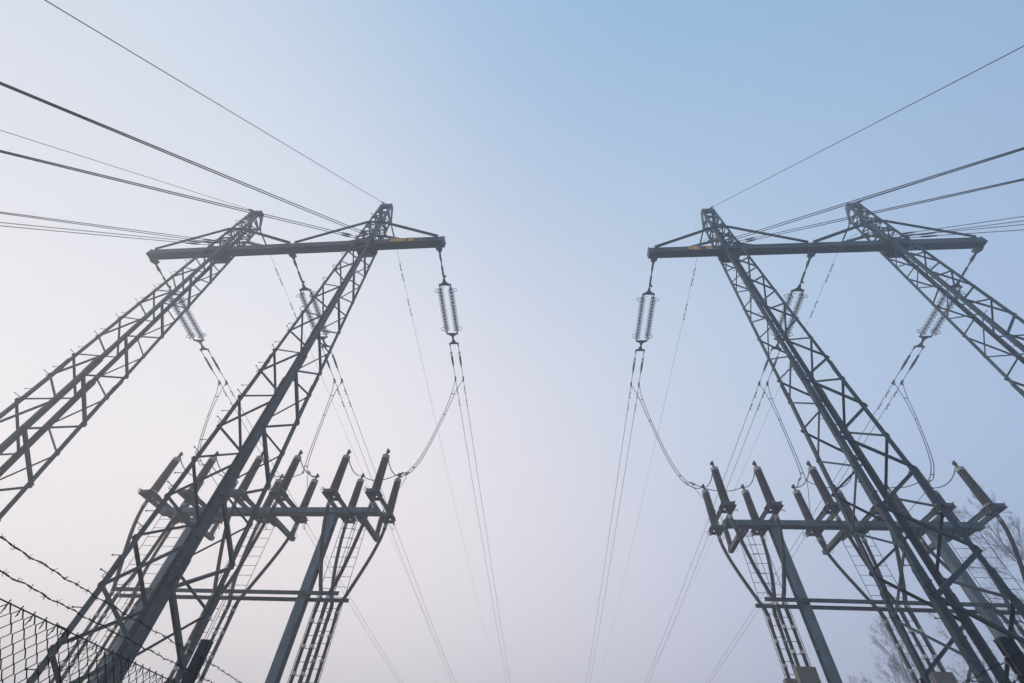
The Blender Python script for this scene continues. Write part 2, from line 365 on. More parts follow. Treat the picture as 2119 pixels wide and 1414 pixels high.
# ------------------------------------------------------------------ conductors with their glass insulator sets
PHI = R(6.39)
FWD = Vector((math.sin(PHI), math.cos(PHI), 0)); LAT = Vector((math.cos(PHI), -math.sin(PHI), 0))
K0, CC = -.105, .0003
def cpath(a, s, k0=K0, c=CC): return a+FWD*s+Vector((0, 0, k0*s+c*s*s))
def arc_pts(c, e1, e2, r1, r2, a0, a1, n=12): return [c+e1*(r1*math.cos(a0+(a1-a0)*i/n))+e2*(r2*math.sin(a0+(a1-a0)*i/n)) for i in range(n+1)]
def insulator_set():
    """local frame: +Y along the pull, X sideways, Z up; origin at the beam bracket"""
    root = empty('insulator_set', (0, 0, 0))
    b = MB()
    b.tube([(0, 0, 0), (0, .14, 0)], .045, 8); b.plate([(-.05, .05, 0), (.05, .05, 0), (.035, .52, 0), (-.035, .52, 0)], (0, 0, 1), .05)
    b.plate([(-.01, .4, .05), (-.01, .62, .06), (-.01, .62, -.06), (-.01, .4, -.05)], (1, 0, 0), .07)
    b.tube([(0, .55, 0), (0, 1.75, 0)], .026, 8)
    for s, r in ((.62, .055), (.74, .04), (1.0, .05), (1.06, .045), (1.3, .048), (1.42, .055), (1.52, .045), (1.68, .06)): b.lathe((0, s, 0), (0, 1, 0), [(0, 0), (r, .0), (r, .06), (0, .06)], 8, False)
    b.plate([(-.045, 1.06, 0), (.045, 1.06, 0), (.045, 1.45, 0), (-.045, 1.45, 0)], (0, 0, 1), .03)
    b.lathe((.07, 1.56, 0), (0, 0, 1), [(0, -.03), (.06, -.03), (.06, .03), (0, .03)], 10, False)
    b.build('link', DARK, root)
    def yoke(y0, hw, dirs, stem):   # dirs +1: wide side away from the beam
        q = MB(); y1 = y0+.17*dirs
        q.plate([(-.05, y0-stem*dirs, 0), (.05, y0-stem*dirs, 0), (.085, y0, 0), (hw*.62, y0+.07*dirs, 0), (hw+.045, y1-.02*dirs, 0), (hw+.045, y1+.03*dirs, 0), (-hw-.045, y1+.03*dirs, 0), (-hw-.045, y1-.02*dirs, 0), (-hw*.62, y0+.07*dirs, 0), (-.085, y0, 0)], (0, 0, 1), .035)
        for s in (-1, 1):
            q.lathe((s*hw, y1-.01*dirs, 0), (0, 0, 1), [(0, -.05), (.035, -.05), (.035, .05), (0, .05)], 8, False)
        q.build('yoke_plate', DARK, root)
    yoke(1.86, .27, 1, .16)
    yoke(5.14, .27, -1, .1)
    yoke(5.47, .225, 1, .14)
    c = MB()
    c.tube([(0, 5.12, 0), (0, 5.42, 0)], .035, 8); c.lathe((0, 5.24, 0), (0, 1, 0), [(0, 0), (.055, 0), (.055, .07), (0, .07)], 8, False)
    c.build('link', DARK, root)
    pitch = .196; n = 13; y0 = 2.22
    for s in (-1, 1):
        sm = MB(); sm.tube([(s*.27, 2.0, 0), (s*.27, 2.2, 0)], .03, 8); sm.tube([(s*.27, 4.76, 0), (s*.27, 5.0, 0)], .028, 8)
        for k in range(n):
            y = y0+k*pitch
            sm.lathe((s*.27, y, 0), (0, 1, 0), [(0, 0), (.05, 0), (.058, .04), (.056, .10), (.04, .12), (.03, .13), (.026, pitch), (0, pitch)], 10)
        st = sm.build('insulator_string', DARK, root)
        for k in range(n):
            y = y0+k*pitch+.055
            if s == -1 and k == 0:
                g = MB(); g.lathe((0, 0, 0), (0, 1, 0), [(.045, 0), (.09, .008), (.138, .028), (.164, .068), (.169, .118), (.158, .124), (.148, .082), (.12, .058), (.112, .108), (.102, .108), (.09, .055), (.05, .035)], 20)
                proto_disc = g.build('glass_disc', glass, st, (s*.27, y, 0)); proto[0] = proto_disc
            else: copy_of(proto[0], st, (s*.27, y, 0))
        # arcing rings at both ends
        h = MB(); X, Z, Y = Vector((1, 0, 0)), Vector((0, 0, 1)), Vector((0, 1, 0))
        c1 = Vector((s*.30, 2.34, 0)); h.tube([(s*.27, 2.06, .02), (s*.17, 2.1, .06), (s*.19, 2.34, .03)], .013, 6)
        h.tube(arc_pts(c1+X*s*.04, X*s, Z, .22, .2, -2.3, 2.3, 14), .013, 6)
        h.tube([(s*.27, 2.05, .0), (s*.27+s*.02, 2.3, .2)], .013, 6)
        h.tube([(s*.25, 2.07, 0), (s*.1, 2.2, -.04), (s*.03, 2.12, -.08)], .011, 6) if s < 0 else None
        c2 = Vector((s*.30, 4.66, 0)); h.tube(arc_pts(c2+X*s*.04, X*s, Z, .22, .2, -2.4, 2.4, 14), .013, 6)
        h.tube([(s*.27, 4.86, 0), (s*.32, 4.78, .12), (s*.34, 4.66, .19)], .013, 6); h.tube([(s*.27, 4.86, 0), (s*.33, 4.84, -.12), (s*.34, 4.66, -.19)], .013, 6)
        h.build('arcing_ring', DARK, root)
        # adjustable dead end clamp for each conductor
        e = MB(); hw = .225
        e.tube([(s*hw, 5.66, 0), (s*hw, 6.3, 0)], .017, 6); e.tube([(s*hw, 5.66, 0), (s*hw, 5.8, 0)], .035, 8)
        for q in (-.032, .032): e.plate([(s*hw+q-.014, 6.22, 0), (s*hw+q+.014, 6.22, 0), (s*hw+q+.014, 6.62, 0), (s*hw+q-.014, 6.62, 0)], (0, 0, 1), .05)
        e.lathe((s*hw, 6.2, 0), (0, 1, 0), [(0, 0), (.04, 0), (.045, .06), (0, .06)], 8, False)
        e.lathe((s*hw, 6.5, 0), (0, 1, 0), [(.0, 0), (.055, .03), (.062, .3), (.045, .62), (.022, .78), (0, .78)], 8)
        e.tube([(s*hw, 7.2, 0), (s*hw, 7.5, 0)], .018, 6)
        e.build('dead_end_clamp', DARK, root)
    return root
proto = [None]
iso = insulator_set()
def copy_tree(o, parent=None):
    c = o.copy(); sc.collection.objects.link(c)
    if parent: c.parent = parent
    for ch in list(o.children): copy_tree(ch, c)
    return c
ATT = [('L', 7.3, 'left pylon, free end nearest the middle of the view'), ('L', 0, 'left pylon, mid beam'), ('L', -7.3, 'left pylon, far left beam end'),
       ('R', -7.3, 'right pylon, beam end nearest the middle of the view'), ('R', 0, 'right pylon, mid beam'), ('R', 7.3, 'right pylon, far right beam end')]
ISO_LAB = ['glass insulator pair hanging clear of the legs, left pylon’s inner beam end', 'glass insulator pair behind the left pylon’s inner leg, from mid beam',
           'glass insulator pair behind the left pylon’s outer leg, from the outer beam end', 'glass insulator pair hanging clear of the legs, right pylon’s inner beam end',
           'glass insulator pair behind the right pylon’s inner leg, from mid beam', 'glass insulator pair behind the right pylon’s outer leg, from the outer beam end']
PLACE = ['the left pylon’s inner beam end', 'the middle of the left pylon’s beam', 'the left pylon’s outer beam end',
         'the right pylon’s inner beam end', 'the middle of the right pylon’s beam', 'the right pylon’s outer beam end']
slope0 = math.atan(K0)
anchors = []
def damper(p, s, parent):
    """two weights hooked under the wire at local point p"""
    b = MB(); f = Vector((0, math.cos(slope0), math.sin(slope0)))
    return b
def damper_mesh():
    b = MB(); X = Vector((1, 0, 0))
    for q in (-1, 1):
        b.tube([(0, q*.02, -.0), (.0, q*.03, -.07), (0, q*.16, -.075)], .009, 5)
        b.tube([(0, q*.10, -.075), (0, q*.20, -.08)], .022, 8); b.tube([(0, q*.2, -.08), (0.03, q*.24, -.06), (.06, q*.20, -.05)], .015, 6)
    b.box((0, 0, -.02), (.03, .07, .06))
    return b
dm = [None]
def put_damper(parent, pos, rotm):
    if dm[0] is None: dm[0] = damper_mesh().build('vibration_damper', DARK, parent); o = dm[0]
    else: o = copy_of(dm[0], parent)
    o.matrix_local = Matrix.Translation(pos) @ rotm
ROTC = Matrix.Rotation(-PHI, 4, 'Z') @ Matrix.Rotation(slope0, 4, 'X')
TCL = {}
for i, (sd_, u, _) in enumerate(ATT):
    a = (LPf if sd_ == 'L' else RPf)(u, .22, H-.08); anchors.append(a)
    a0 = (LPf if sd_ == 'L' else RPf)(u, .10, H-.08)
    o = iso if i == 0 else copy_tree(iso)
    o.location = a0; o.rotation_euler = ROTC.to_euler()
    tag(o, ISO_LAB[i], 'insulator', 'double strings of glass disc insulators')
    for s in (-1, 1):
        st0 = a0+LAT*(s*.225)
        sv = [7.35+k*.6 for k in range(12)]+[15+k*4.0 for k in range(59)]
        b = MB(); pts = [cpath(st0, q) for q in sv]; org = pts[0]
        b.tube([p-org for p in pts], .0155, 5)
        if s == 1 and False: pass
        inner = (s == 1) == (sd_ == 'L')
        c = b.build('power_conductor', CONDM, None, org)
        tag(c, ('inner' if inner else 'outer')+' conductor of the pair from '+PLACE[i]+' into fog', 'power line', 'paired conductors running away into the fog')
        for dsv in (8.95, 9.95): put_damper(c, cpath(st0, dsv)-org, ROTC)
        # tap clamp
        tcp = cpath(st0, 8.1); TCL[i, s] = tcp
        q = MB(); q.box((0, 0, 0), (.07, .26, .09)); q.box((.0, .05, -.09), (.05, .12, .12)); tco = q.build('tap_clamp', DARK, c); tco.matrix_local = Matrix.Translation(tcp-org) @ ROTC

# ------------------------------------------------------------------ shield wires running away from the leg heads
SH = [(LPf(SP+.30, .38, 23.2), 'inner leg head of the left pylon', 6.2), (LPf(-SP+.30, .38, 23.2), 'outer leg head of the left pylon', 6.3),
      (RPf(-SP-.30, .38, 23.2), 'inner leg head of the right pylon', 6.5), (RPf(SP-.30, .38, 23.2), 'outer leg head of the right pylon', 6.7)]
for a, nm, az in SH:
    f = Vector((math.sin(R(az)), math.cos(R(az)), 0))
    pp = lambda s: a+f*s+Vector((0, 0, -.07*s+.00025*s*s))
    b = MB(); sv = [0.9+k*.8 for k in range(10)]+[10+k*5.0 for k in range(48)]
    b.tube([pp(s)-a for s in sv], .0085, 5)
    c = b.build('shield_wire', CONDM, None, a)
    tag(c, 'thin single wire running away into fog from the '+nm, 'shield wire', 'thin shield wires running away into the fog')
    rotw = Matrix.Rotation(-R(az), 4, 'Z') @ Matrix.Rotation(-.07, 4, 'X')
    q = MB(); q.plate([(-.03, 0, 0), (.03, 0, 0), (.04, .9, 0), (-.04, .9, 0)], (0, 0, 1), .02); q.tube([(0, .05, .02), (0, 1.3, .02)], .026, 6)
    for k in range(9): q.lathe((0, .3+k*.11, 0), (0, 1, 0), [(0, 0), (.042, 0), (.042, .045), (0, .045)], 7, False)
    o = q.build('dead_end_clamp', DARK, c); o.matrix_local = rotw
    for s in (2.6, 3.25, 5.0, 5.7): put_damper(c, pp(s)-a, rotw)
    q = MB(); jl = [pp(1.2)-a, Vector((0, .9, -.35)), Vector((-.1, .3, -.75)), Vector((-.15, 0, -1.1))]
    q.tube([((1-t_)**3)*jl[0]+3*t_*(1-t_)**2*jl[1]+3*t_*t_*(1-t_)*jl[2]+t_**3*jl[3] for t_ in [k/12 for k in range(13)]], .009, 5); q.build('bonding_lead', CONDM, c)

# ------------------------------------------------------------------ guy wires coming down towards the camera side
def az_of(P, q_az, el):
    d = Vector((math.sin(R(q_az))*math.cos(R(el)), math.cos(R(q_az))*math.cos(R(el)), -math.sin(R(el)))); return d
TW = wz(20.2)
#GUYS
GUYS = [
  ([-7.365, 10.812, 24.05], [-12.527, -8.697, 0.0], 0.0115, 'steep thin guy wire at the left pylon’s inner leg head', 'single guy wires from the leg heads'),
  ([-14.767, 11.81, 24.05], [-21.077, -7.359, 0.0], 0.0115, 'shallow thin guy wire at the left pylon’s outer leg head', 'single guy wires from the leg heads'),
  ([10.064, 10.027, 24.796], [11.979, -10.691, 0.0], 0.0115, 'steep thin guy wire at the right pylon’s inner leg head', 'single guy wires from the leg heads'),
  ([17.477, 9.113, 24.796], [19.493, -11.595, 0.0], 0.0115, 'shallow thin guy wire at the right pylon’s outer leg head', 'single guy wires from the leg heads'),
  ([-7.06, 10.633, 20.34], [-10.608, -5.451, 0.0], 0.0155, 'upper wire of the steeper pair fixed at the left pylon’s inner leg', 'paired guy wires from the crossbeam level'),
  ([-7.06, 10.633, 20.16], [-10.27, -5.373, 0.0], 0.0155, 'lower wire of the steeper pair fixed at the left pylon’s inner leg', 'paired guy wires from the crossbeam level'),
  ([-7.756, 10.727, 20.29], [-15.036, -4.002, 0.0], 0.0155, 'upper wire of the flatter pair fixed at the left pylon’s inner leg', 'paired guy wires from the crossbeam level'),
  ([-7.756, 10.727, 20.11], [-14.71, -3.998, 0.0], 0.0155, 'lower wire of the flatter pair fixed at the left pylon’s inner leg', 'paired guy wires from the crossbeam level'),
  ([-14.462, 11.631, 20.34], [-22.517, -2.735, 0.0], 0.0155, 'upper wire of the upper pair fixed at the left pylon’s outer leg', 'paired guy wires from the crossbeam level'),
  ([-14.462, 11.631, 20.16], [-22.035, -2.831, 0.0], 0.0155, 'lower wire of the upper pair fixed at the left pylon’s outer leg', 'paired guy wires from the crossbeam level'),
  ([-15.158, 11.725, 20.29], [-24.497, -1.793, 0.0], 0.0155, 'upper wire of the lowest pair fixed at the left pylon’s outer leg', 'paired guy wires from the crossbeam level'),
  ([-15.158, 11.725, 20.11], [-24.508, -1.608, 0.0], 0.0155, 'lower wire of the lowest pair fixed at the left pylon’s outer leg', 'paired guy wires from the crossbeam level'),
  ([9.723, 9.932, 21.086], [11.532, -7.047, 0.0], 0.0155, 'upper wire of the steeper pair fixed at the right pylon’s inner leg', 'paired guy wires from the crossbeam level'),
  ([9.723, 9.932, 20.906], [11.146, -6.938, 0.0], 0.0155, 'lower wire of the steeper pair fixed at the right pylon’s inner leg', 'paired guy wires from the crossbeam level'),
  ([10.421, 9.846, 21.036], [14.766, -6.625, 0.0], 0.0155, 'upper wire of the flatter pair fixed at the right pylon’s inner leg', 'paired guy wires from the crossbeam level'),
  ([10.421, 9.846, 20.856], [14.358, -6.578, 0.0], 0.0155, 'lower wire of the flatter pair fixed at the right pylon’s inner leg', 'paired guy wires from the crossbeam level'),
  ([17.136, 9.018, 21.086], [22.282, -7.263, 0.0], 0.0155, 'upper wire of the upper pair fixed at the right pylon’s outer leg', 'paired guy wires from the crossbeam level'),
  ([17.136, 9.018, 20.906], [22.877, -6.908, 0.0], 0.0155, 'lower wire of the upper pair fixed at the right pylon’s outer leg', 'paired guy wires from the crossbeam level'),
  ([17.834, 8.932, 21.036], [25.392, -6.334, 0.0], 0.0155, 'upper wire of the lowest pair fixed at the right pylon’s outer leg', 'paired guy wires from the crossbeam level'),
  ([17.834, 8.932, 20.856], [26.487, -5.572, 0.0], 0.0155, 'lower wire of the lowest pair fixed at the right pylon’s outer leg', 'paired guy wires from the crossbeam level'),
]
#ENDGUYS
def guy(P, Q, r, label, group, n=2, hw=True):
    P, Q = Vector(P), Vector(Q); d = (Q-P); Ln = d.length; d.normalize()
    sag = lambda t_: Vector((0, 0, -4*.0025*Ln*t_*(1-t_)))
    st = .95 if hw else .5
    b = MB(); b.tube([d*(st+(Ln-st)*t_/16)+sag(t_/16) for t_ in range(17)], r, 6)
    o = b.build('guy_wire', GUYM, None, P); tag(o, label, 'guy wire', group)
    e1 = d.orthogonal().normalized(); q = MB()
    q.tube([Vector((0, 0, 0)), d*(st*.55)], .016, 6)
    q.lathe(d*(st*.5), d, [(0, 0), (.035, .02), (.045, st*.3), (.03, st*.62), (r, st*.7)], 8)
    q.lathe(Vector((0, 0, 0)), e1, [(0, -.06), (.035, -.06), (.035, .06), (0, .06)], 8, False)
    q.build('dead_end_clamp', DARK, o)
    g = MB(); g.lathe(Q-P-Vector((0, 0, .15)), (0, 0, 1), [(.3, 0), (.3, .3), (0, .3)], 10, False); g.build('ground_anchor', LIGHTM, o)
    return o
for P, Q, r, lab, grp in GUYS: guy(P, Q, r, lab, grp, hw=r > .013)

# ------------------------------------------------------------------ cable termination frames
def lerp3(p, t_): return ((1-t_)**3)*p[0]+3*t_*(1-t_)**2*p[1]+3*t_*t_*(1-t_)*p[2]+t_**3*p[3]
def bez(p, n=20): p = [Vector(x) for x in p]; return [lerp3(p, k/n) for k in range(n+1)]
def smooth(pts, n=8):
    pts = [Vector(p) for p in pts]; P = [pts[0]*2-pts[1]]+pts+[pts[-1]*2-pts[-2]]; out_ = []
    for i in range(1, len(P)-2):
        a, b, c, d = P[i-1:i+3]
        for k in range(n):
            t_ = k/n; out_.append(.5*((2*b)+(c-a)*t_+(2*a-5*b+4*c-d)*t_*t_+(3*b-a-3*c+d)*t_**3))
    out_.append(pts[-1]); return out_
term_proto = [None]; arr_proto = [None]
def termination_head():
    root = empty('cable_termination', (0, 0, 0))
    prof = [(0, .12), (.12, .12)]; z = .12; n = 20; hgt = 1.40
    for k in range(n):
        zz = .12+hgt*k/n; q = hgt/n; rr = .168-.02*k/n
        prof += [(rr-.05, zz), (rr-.045, zz+q*.12), (rr, zz+q*.25), (rr, zz+q*.38), (rr-.05, zz+q*.75)]
    prof += [(.13, .12+hgt), (0, .12+hgt)]
    b = MB(); b.lathe((0, 0, 0), (0, 0, 1), prof, 20); b.build('porcelain_body', PORC, root)
    b = MB(); b.lathe((0, 0, 0), (0, 0, 1), [(0, 0), (.2, 0), (.2, .03), (.17, .05), (.15, .12), (0, .13)], 20)
    for k in range(8): b.lathe((.18*math.cos(k*.785), .18*math.sin(k*.785), .03), (0, 0, 1), [(0, .03), (.02, .03), (.02, 0)], 6, False)
    b.build('base_flange', LIGHTM, root)
    b = MB(); b.lathe((0, 0, 1.50), (0, 0, 1), [(0, 0), (.148, 0), (.155, .02), (.155, .05), (.135, .06), (.135, .10), (.15, .115), (.15, .14), (.09, .155), (.05, .16), (0, .16)], 20)
    b.build('top_cap', LIGHTM, root)
    b = MB(); b.lathe((0, 0, 1.65), (0, 0, 1), [(0, 0), (.048, 0), (.048, .1), (.03, .11), (.03, .15), (.05, .155), (.05, .22), (.03, .225), (.03, .27), (.045, .275), (.045, .31), (0, .31)], 10)
    b.box((.04, 0, 1.84), (.12, .08, .09)); b.build('terminal_stud', DARK, root)
    for sx in (-1, 1):
        for sy in (-1, 1):
            b = MB(); b.lathe((sx*.21, sy*.16, -.12), (0, 0, 1), [(0, 0), (.04, 0), (.04, .02), (.055, .03), (.055, .05), (.035, .06), (.055, .075), (.055, .09), (.04, .1), (.04, .13), (0, .13)], 10); b.build('support_insulator', PORC, root)
    return root
def arrester():
    root = empty('surge_arrester', (0, 0, 0)); prof = [(0, .1), (.07, .1)]
    for k in range(11):
        zz = .1+k*.085; prof += [(.06, zz), (.12, zz+.02), (.12, zz+.03), (.06, zz+.06)]
    b = MB(); b.lathe((0, 0, 0), (0, 0, 1), prof+[(.06, 1.04), (0, 1.04)], 16); b.build('porcelain_body', PORC, root)
    b = MB(); b.lathe((0, 0, 0), (0, 0, 1), [(0, 0), (.13, 0), (.13, .07), (.09, .1), (0, .1)], 12, False); b.build('base_flange', GALVD, root)
    b = MB(); b.lathe((0, 0, 1.04), (0, 0, 1), [(0, 0), (.1, 0), (.1, .06), (.04, .08), (.04, .2), (0, .2)], 12, False); b.build('top_cap', LIGHTM, root)
    b = MB(); b.tube([(.16+.1*math.cos(q), 0, .0+.12*math.sin(q)) for q in [k*math.pi/7 for k in range(15)]], .006, 5, False); b.build('earth_loop', CONDM, root)
    return root
clamp_proto = [None]
def frame(O, rz, zb, side, gzv):
    """zb: height of the head beam's underside above the local ground"""
    SIDE = 'left' if side == 'L' else 'right'
    root = empty('cable_gantry', (O[0], O[1], gzv), rz)
    tag(root, SIDE+' two-post steel gantry carrying cable terminations behind the '+SIDE+' pylon', 'cable gantry', 'cable termination frames')
    zb -= gzv
    U = [p+q for p in (-3.8, 0, 3.8) for q in (-.84, .84)]
    b = MB(); b.box((0, 0, zb+.11), (9.25, .34, .22)); b.build('head_beam', GALV, root, bevel=.008)
    for s in (-1, 1):
        b = MB(); x = s*2.82
        b.box((x, -.14, zb/2-.1), (.30, .02, zb+.2-.02)); b.box((x, .14, zb/2-.1), (.30, .02, zb+.18)); b.box((x-.06*s, 0, zb/2-.1), (.16, .262, zb+.18))
        b.box((x, 0, zb-.015), (.5, .42, .03))
        for dz in (-.5, -2, -4): b.box((x+.02*s, -.0, zb+dz), (.27, .24, .02))
        b.build('post', GALV, root)
    for v in (-.2, .2):
        b = MB(); hl = 4.15 if v < 0 else 4.33
        e_ = 1 if v < 0 else -1; b.prism((-hl, v-.06*e_, 6.72 if v < 0 else 6.66), (hl, v-.06*e_, 6.72 if v < 0 else 6.66), Uprof(.115, .05, .008), (0, 0, 1), (0, e_, 0)); r_ = b.build('cable_rail', GALVD, root)
        for s in (-1, 1):
            for dx in (-.07, .07):
                q = MB(); q.lathe((s*2.82+dx, v-.058*e_, 6.72 if v < 0 else 6.66), (0, -1 if v < 0 else 1, 0), [(0, .045), (.03, .045), (.03, 0)], 6, False); q.build('bolt', DARK, r_)
    for u in U:
        b = MB()
        for q in (-.17, .17):
            b.prism((u+q, -1.3, zb+.30), (u+q, 1.28, zb+.30), Uprof(.16, .06, .008), (0, 0, 1), (1 if q > 0 else -1, 0, 0))
        for v in (-1.28, -.62, .62, 1.2): b.box((u, v, zb+.30), (.34, .02, .13))
        for v in (-.9, .9): b.box((u, v, zb+.385), (.52, .42, .012))
        b.build('cross_arm', GALVD, root)
        for v in (-1, 1):
            q = MB(); q.tube([(u-.24+.05*math.cos(w_), v*1.30, zb+.36+.07*math.sin(w_)) for w_ in [k*math.pi/6 for k in range(13)]], .011, 5, False)
            q.tube([(u+.2, v*.95+.02*v, zb+.2), (u+.26, v*1.15, zb+.06), (u+.2, v*1.3, zb+.0), (u+.1, v*1.25, zb+.1)], .009, 5); q.build('earth_loop', CONDM, root)
    for p in (-3.8, 0, 3.8):
        b = MB(); b.prism((p, .17, zb+.02), (p, 2.42, zb+.02), Uprof(.18, .15, .012), (1, 0, 0), (0, 0, 1)); b.prism((p, .0, zb-.07), (p, .9, zb-.03), Uprof(.1, .06, .01), (1, 0, 0), (0, 0, -1))
        b.build('arrester_arm', GALVD, root)
        # two wire ladders per phase, front and back
        for v in (-.42, .42):
            lb = MB()
            for s in (-1, 1): lb.tube([(p+s*.27, v, 0.1), (p+s*.27, v, zb+.02)], .011, 5)
            z = .35
            while z < zb-.05:
                lb.tube([(p-.27, v+.012, z), (p+.27, v+.012, z)], .009, 5); z += .34
            lb.plate([(p-.27, v, zb+.05), (p-.27, 0.0, zb-.1), (p-.27, v*.2, zb+.0)], (1, 0, 0), .01); lb.plate([(p+.27, v, zb+.05), (p+.27, 0.0, zb-.1), (p+.27, v*.2, zb+.0)], (1, 0, 0), .01)
            lb.build('cable_ladder', GALVD, root)
    PH = {-3.8: 'outer' if side == 'L' else 'inner', 0: 'middle', 3.8: 'inner' if side == 'L' else 'outer'}
    M_ = Matrix.Translation((O[0], O[1], gzv)) @ Matrix.Rotation(rz, 4, 'Z')
    W = lambda x, y, z: M_ @ Vector((x, y, z))
    order = ['leftmost', 'second from left', 'third from left', 'third from right', 'second from right', 'rightmost']
    for iu, u in enumerate(U):
        p = min((-3.8, 0, 3.8), key=lambda k: abs(k-u)); e = 1 if u > p else -1
        for v in (-.9, .9):
            row = 'near' if v < 0 else 'far'
            if term_proto[0] is None: o = term_proto[0] = termination_head()
            else: o = copy_tree(term_proto[0])
            o.location = W(u, v, zb+.395); o.rotation_euler.z = rz+(0 if side == 'L' else math.pi)
            tag(o, f'ribbed grey-brown termination, {order[iu]} of the {row} row on the {SIDE} gantry', 'cable termination', 'ribbed porcelain cable terminations')
            # cable from the termination down to its ladder
            vv = -.50 if v < 0 else .50; lu = p+e*.135
            zc = zb+.36
            zj = 6.55; pts = [(u, v, zc), (u, v, zc-.3)]
            for k in range(1, 9):
                t_ = k/8; sx = t_**(1.6 if (v > 0 or e*(1 if side == 'L' else -1) < 0) else 1.35); sy = t_*t_*(3-2*t_)
                pts.append((u+(lu-u)*sx, v+(vv-v)*sy, zc-.3+(zj-zc+.3)*t_))
            pts += [(lu, vv, 6.0), (lu, vv, 4), (lu, vv, .1)]
            pts = [W(*q) for q in smooth(pts, 7)]; org = pts[0]
            b = MB(); b.tube([q-org for q in pts], [.085 if k < 5 else (.064 if k < 70 else .055) for k in range(len(pts))], 10)
            c = b.build('power_cable', CABLE, None, org)
            tag(c, f'black cable drooping from the {order[iu]} termination of the {row} row, {SIDE} gantry', 'power cable', 'black high voltage cables on the frames')
            # marker sleeve
            q = MB(); a_, b_ = pts[8]-org, pts[9]-org; dd = (b_-a_).normalized(); q.lathe(a_, dd, [(.0, 0), (.076, 0), (.076, .15), (0, .15)], 12); q.build('marker_sleeve', LIGHTM, c)
            z = 6.5 if v < 0 else 6.35; kk = 0
            while z > 2.2:
                pos = W(lu, vv, z)-org
                if clamp_proto[0] is None:
                    q = MB(); q.lathe((0, 0, -.04), (0, 0, 1), [(.0, 0), (.064, 0), (.066, .01), (.066, .08), (.064, .09), (0, .09)], 12); q.box((.06, .03, 0), (.03, .03, .04)); q.box((-.06, .03, 0), (.03, .03, .04))
                    clamp_proto[0] = q.build('cable_cleat', CLAMPM, c, pos)
                    cc = clamp_proto[0]
                else: cc = copy_of(clamp_proto[0], c, pos)
                cc.rotation_euler.z = rz+(math.pi if v > 0 else 0)
                z -= .68
    tops = {}
    for p in (-3.8, 0, 3.8):
        if arr_proto[0] is None: o = arr_proto[0] = arrester()
        else: o = copy_tree(arr_proto[0])
        o.location = W(p, 2.2, zb+.12); o.rotation_euler.z = rz
        tag(o, f'small ribbed surge arrester on the {PH[p]} long arm behind the {SIDE} gantry', 'surge arrester', 'surge arresters behind the frames')
        # covers at the foot of the ladders
        for v in (-1, 1):
            b = MB(); b.box((0, 0, 0), (.58, .22, 2.1)); b.box((0, -.112*(-v), 0), (.50, .008, 1.98))
            for dx in (-.25, .25):
                b.lathe((dx, v*.11, .95), (0, v, 0), [(0, .018), (.016, .018), (.016, 0)], 6, False)
            zt = (3.87 if v < 0 else 3.78)+1.6-gzv
            if side == 'L': zt = 3.55
            c = b.build('cable_cover', BOXM, None, W(p, v*.53, zt-1.05), bevel=.01); c.rotation_euler.z = rz
            tag(c, f'plain metal cover over the {"near" if v < 0 else "far"} cables of the {PH[p]} ladder, {SIDE} gantry', 'cable cover', 'cable covers at the ladder feet')
    return W, zb
LO2, LA = (-9.19, 17.3), R(-8.9)
RO2, RA = (13.42, 15.77), R(-7.8)
WL, zL = frame(LO2, LA, 9.6, 'L', 0)
WR, zR = frame(RO2, RA, 8.0*1.06+1.6, 'R', .72)

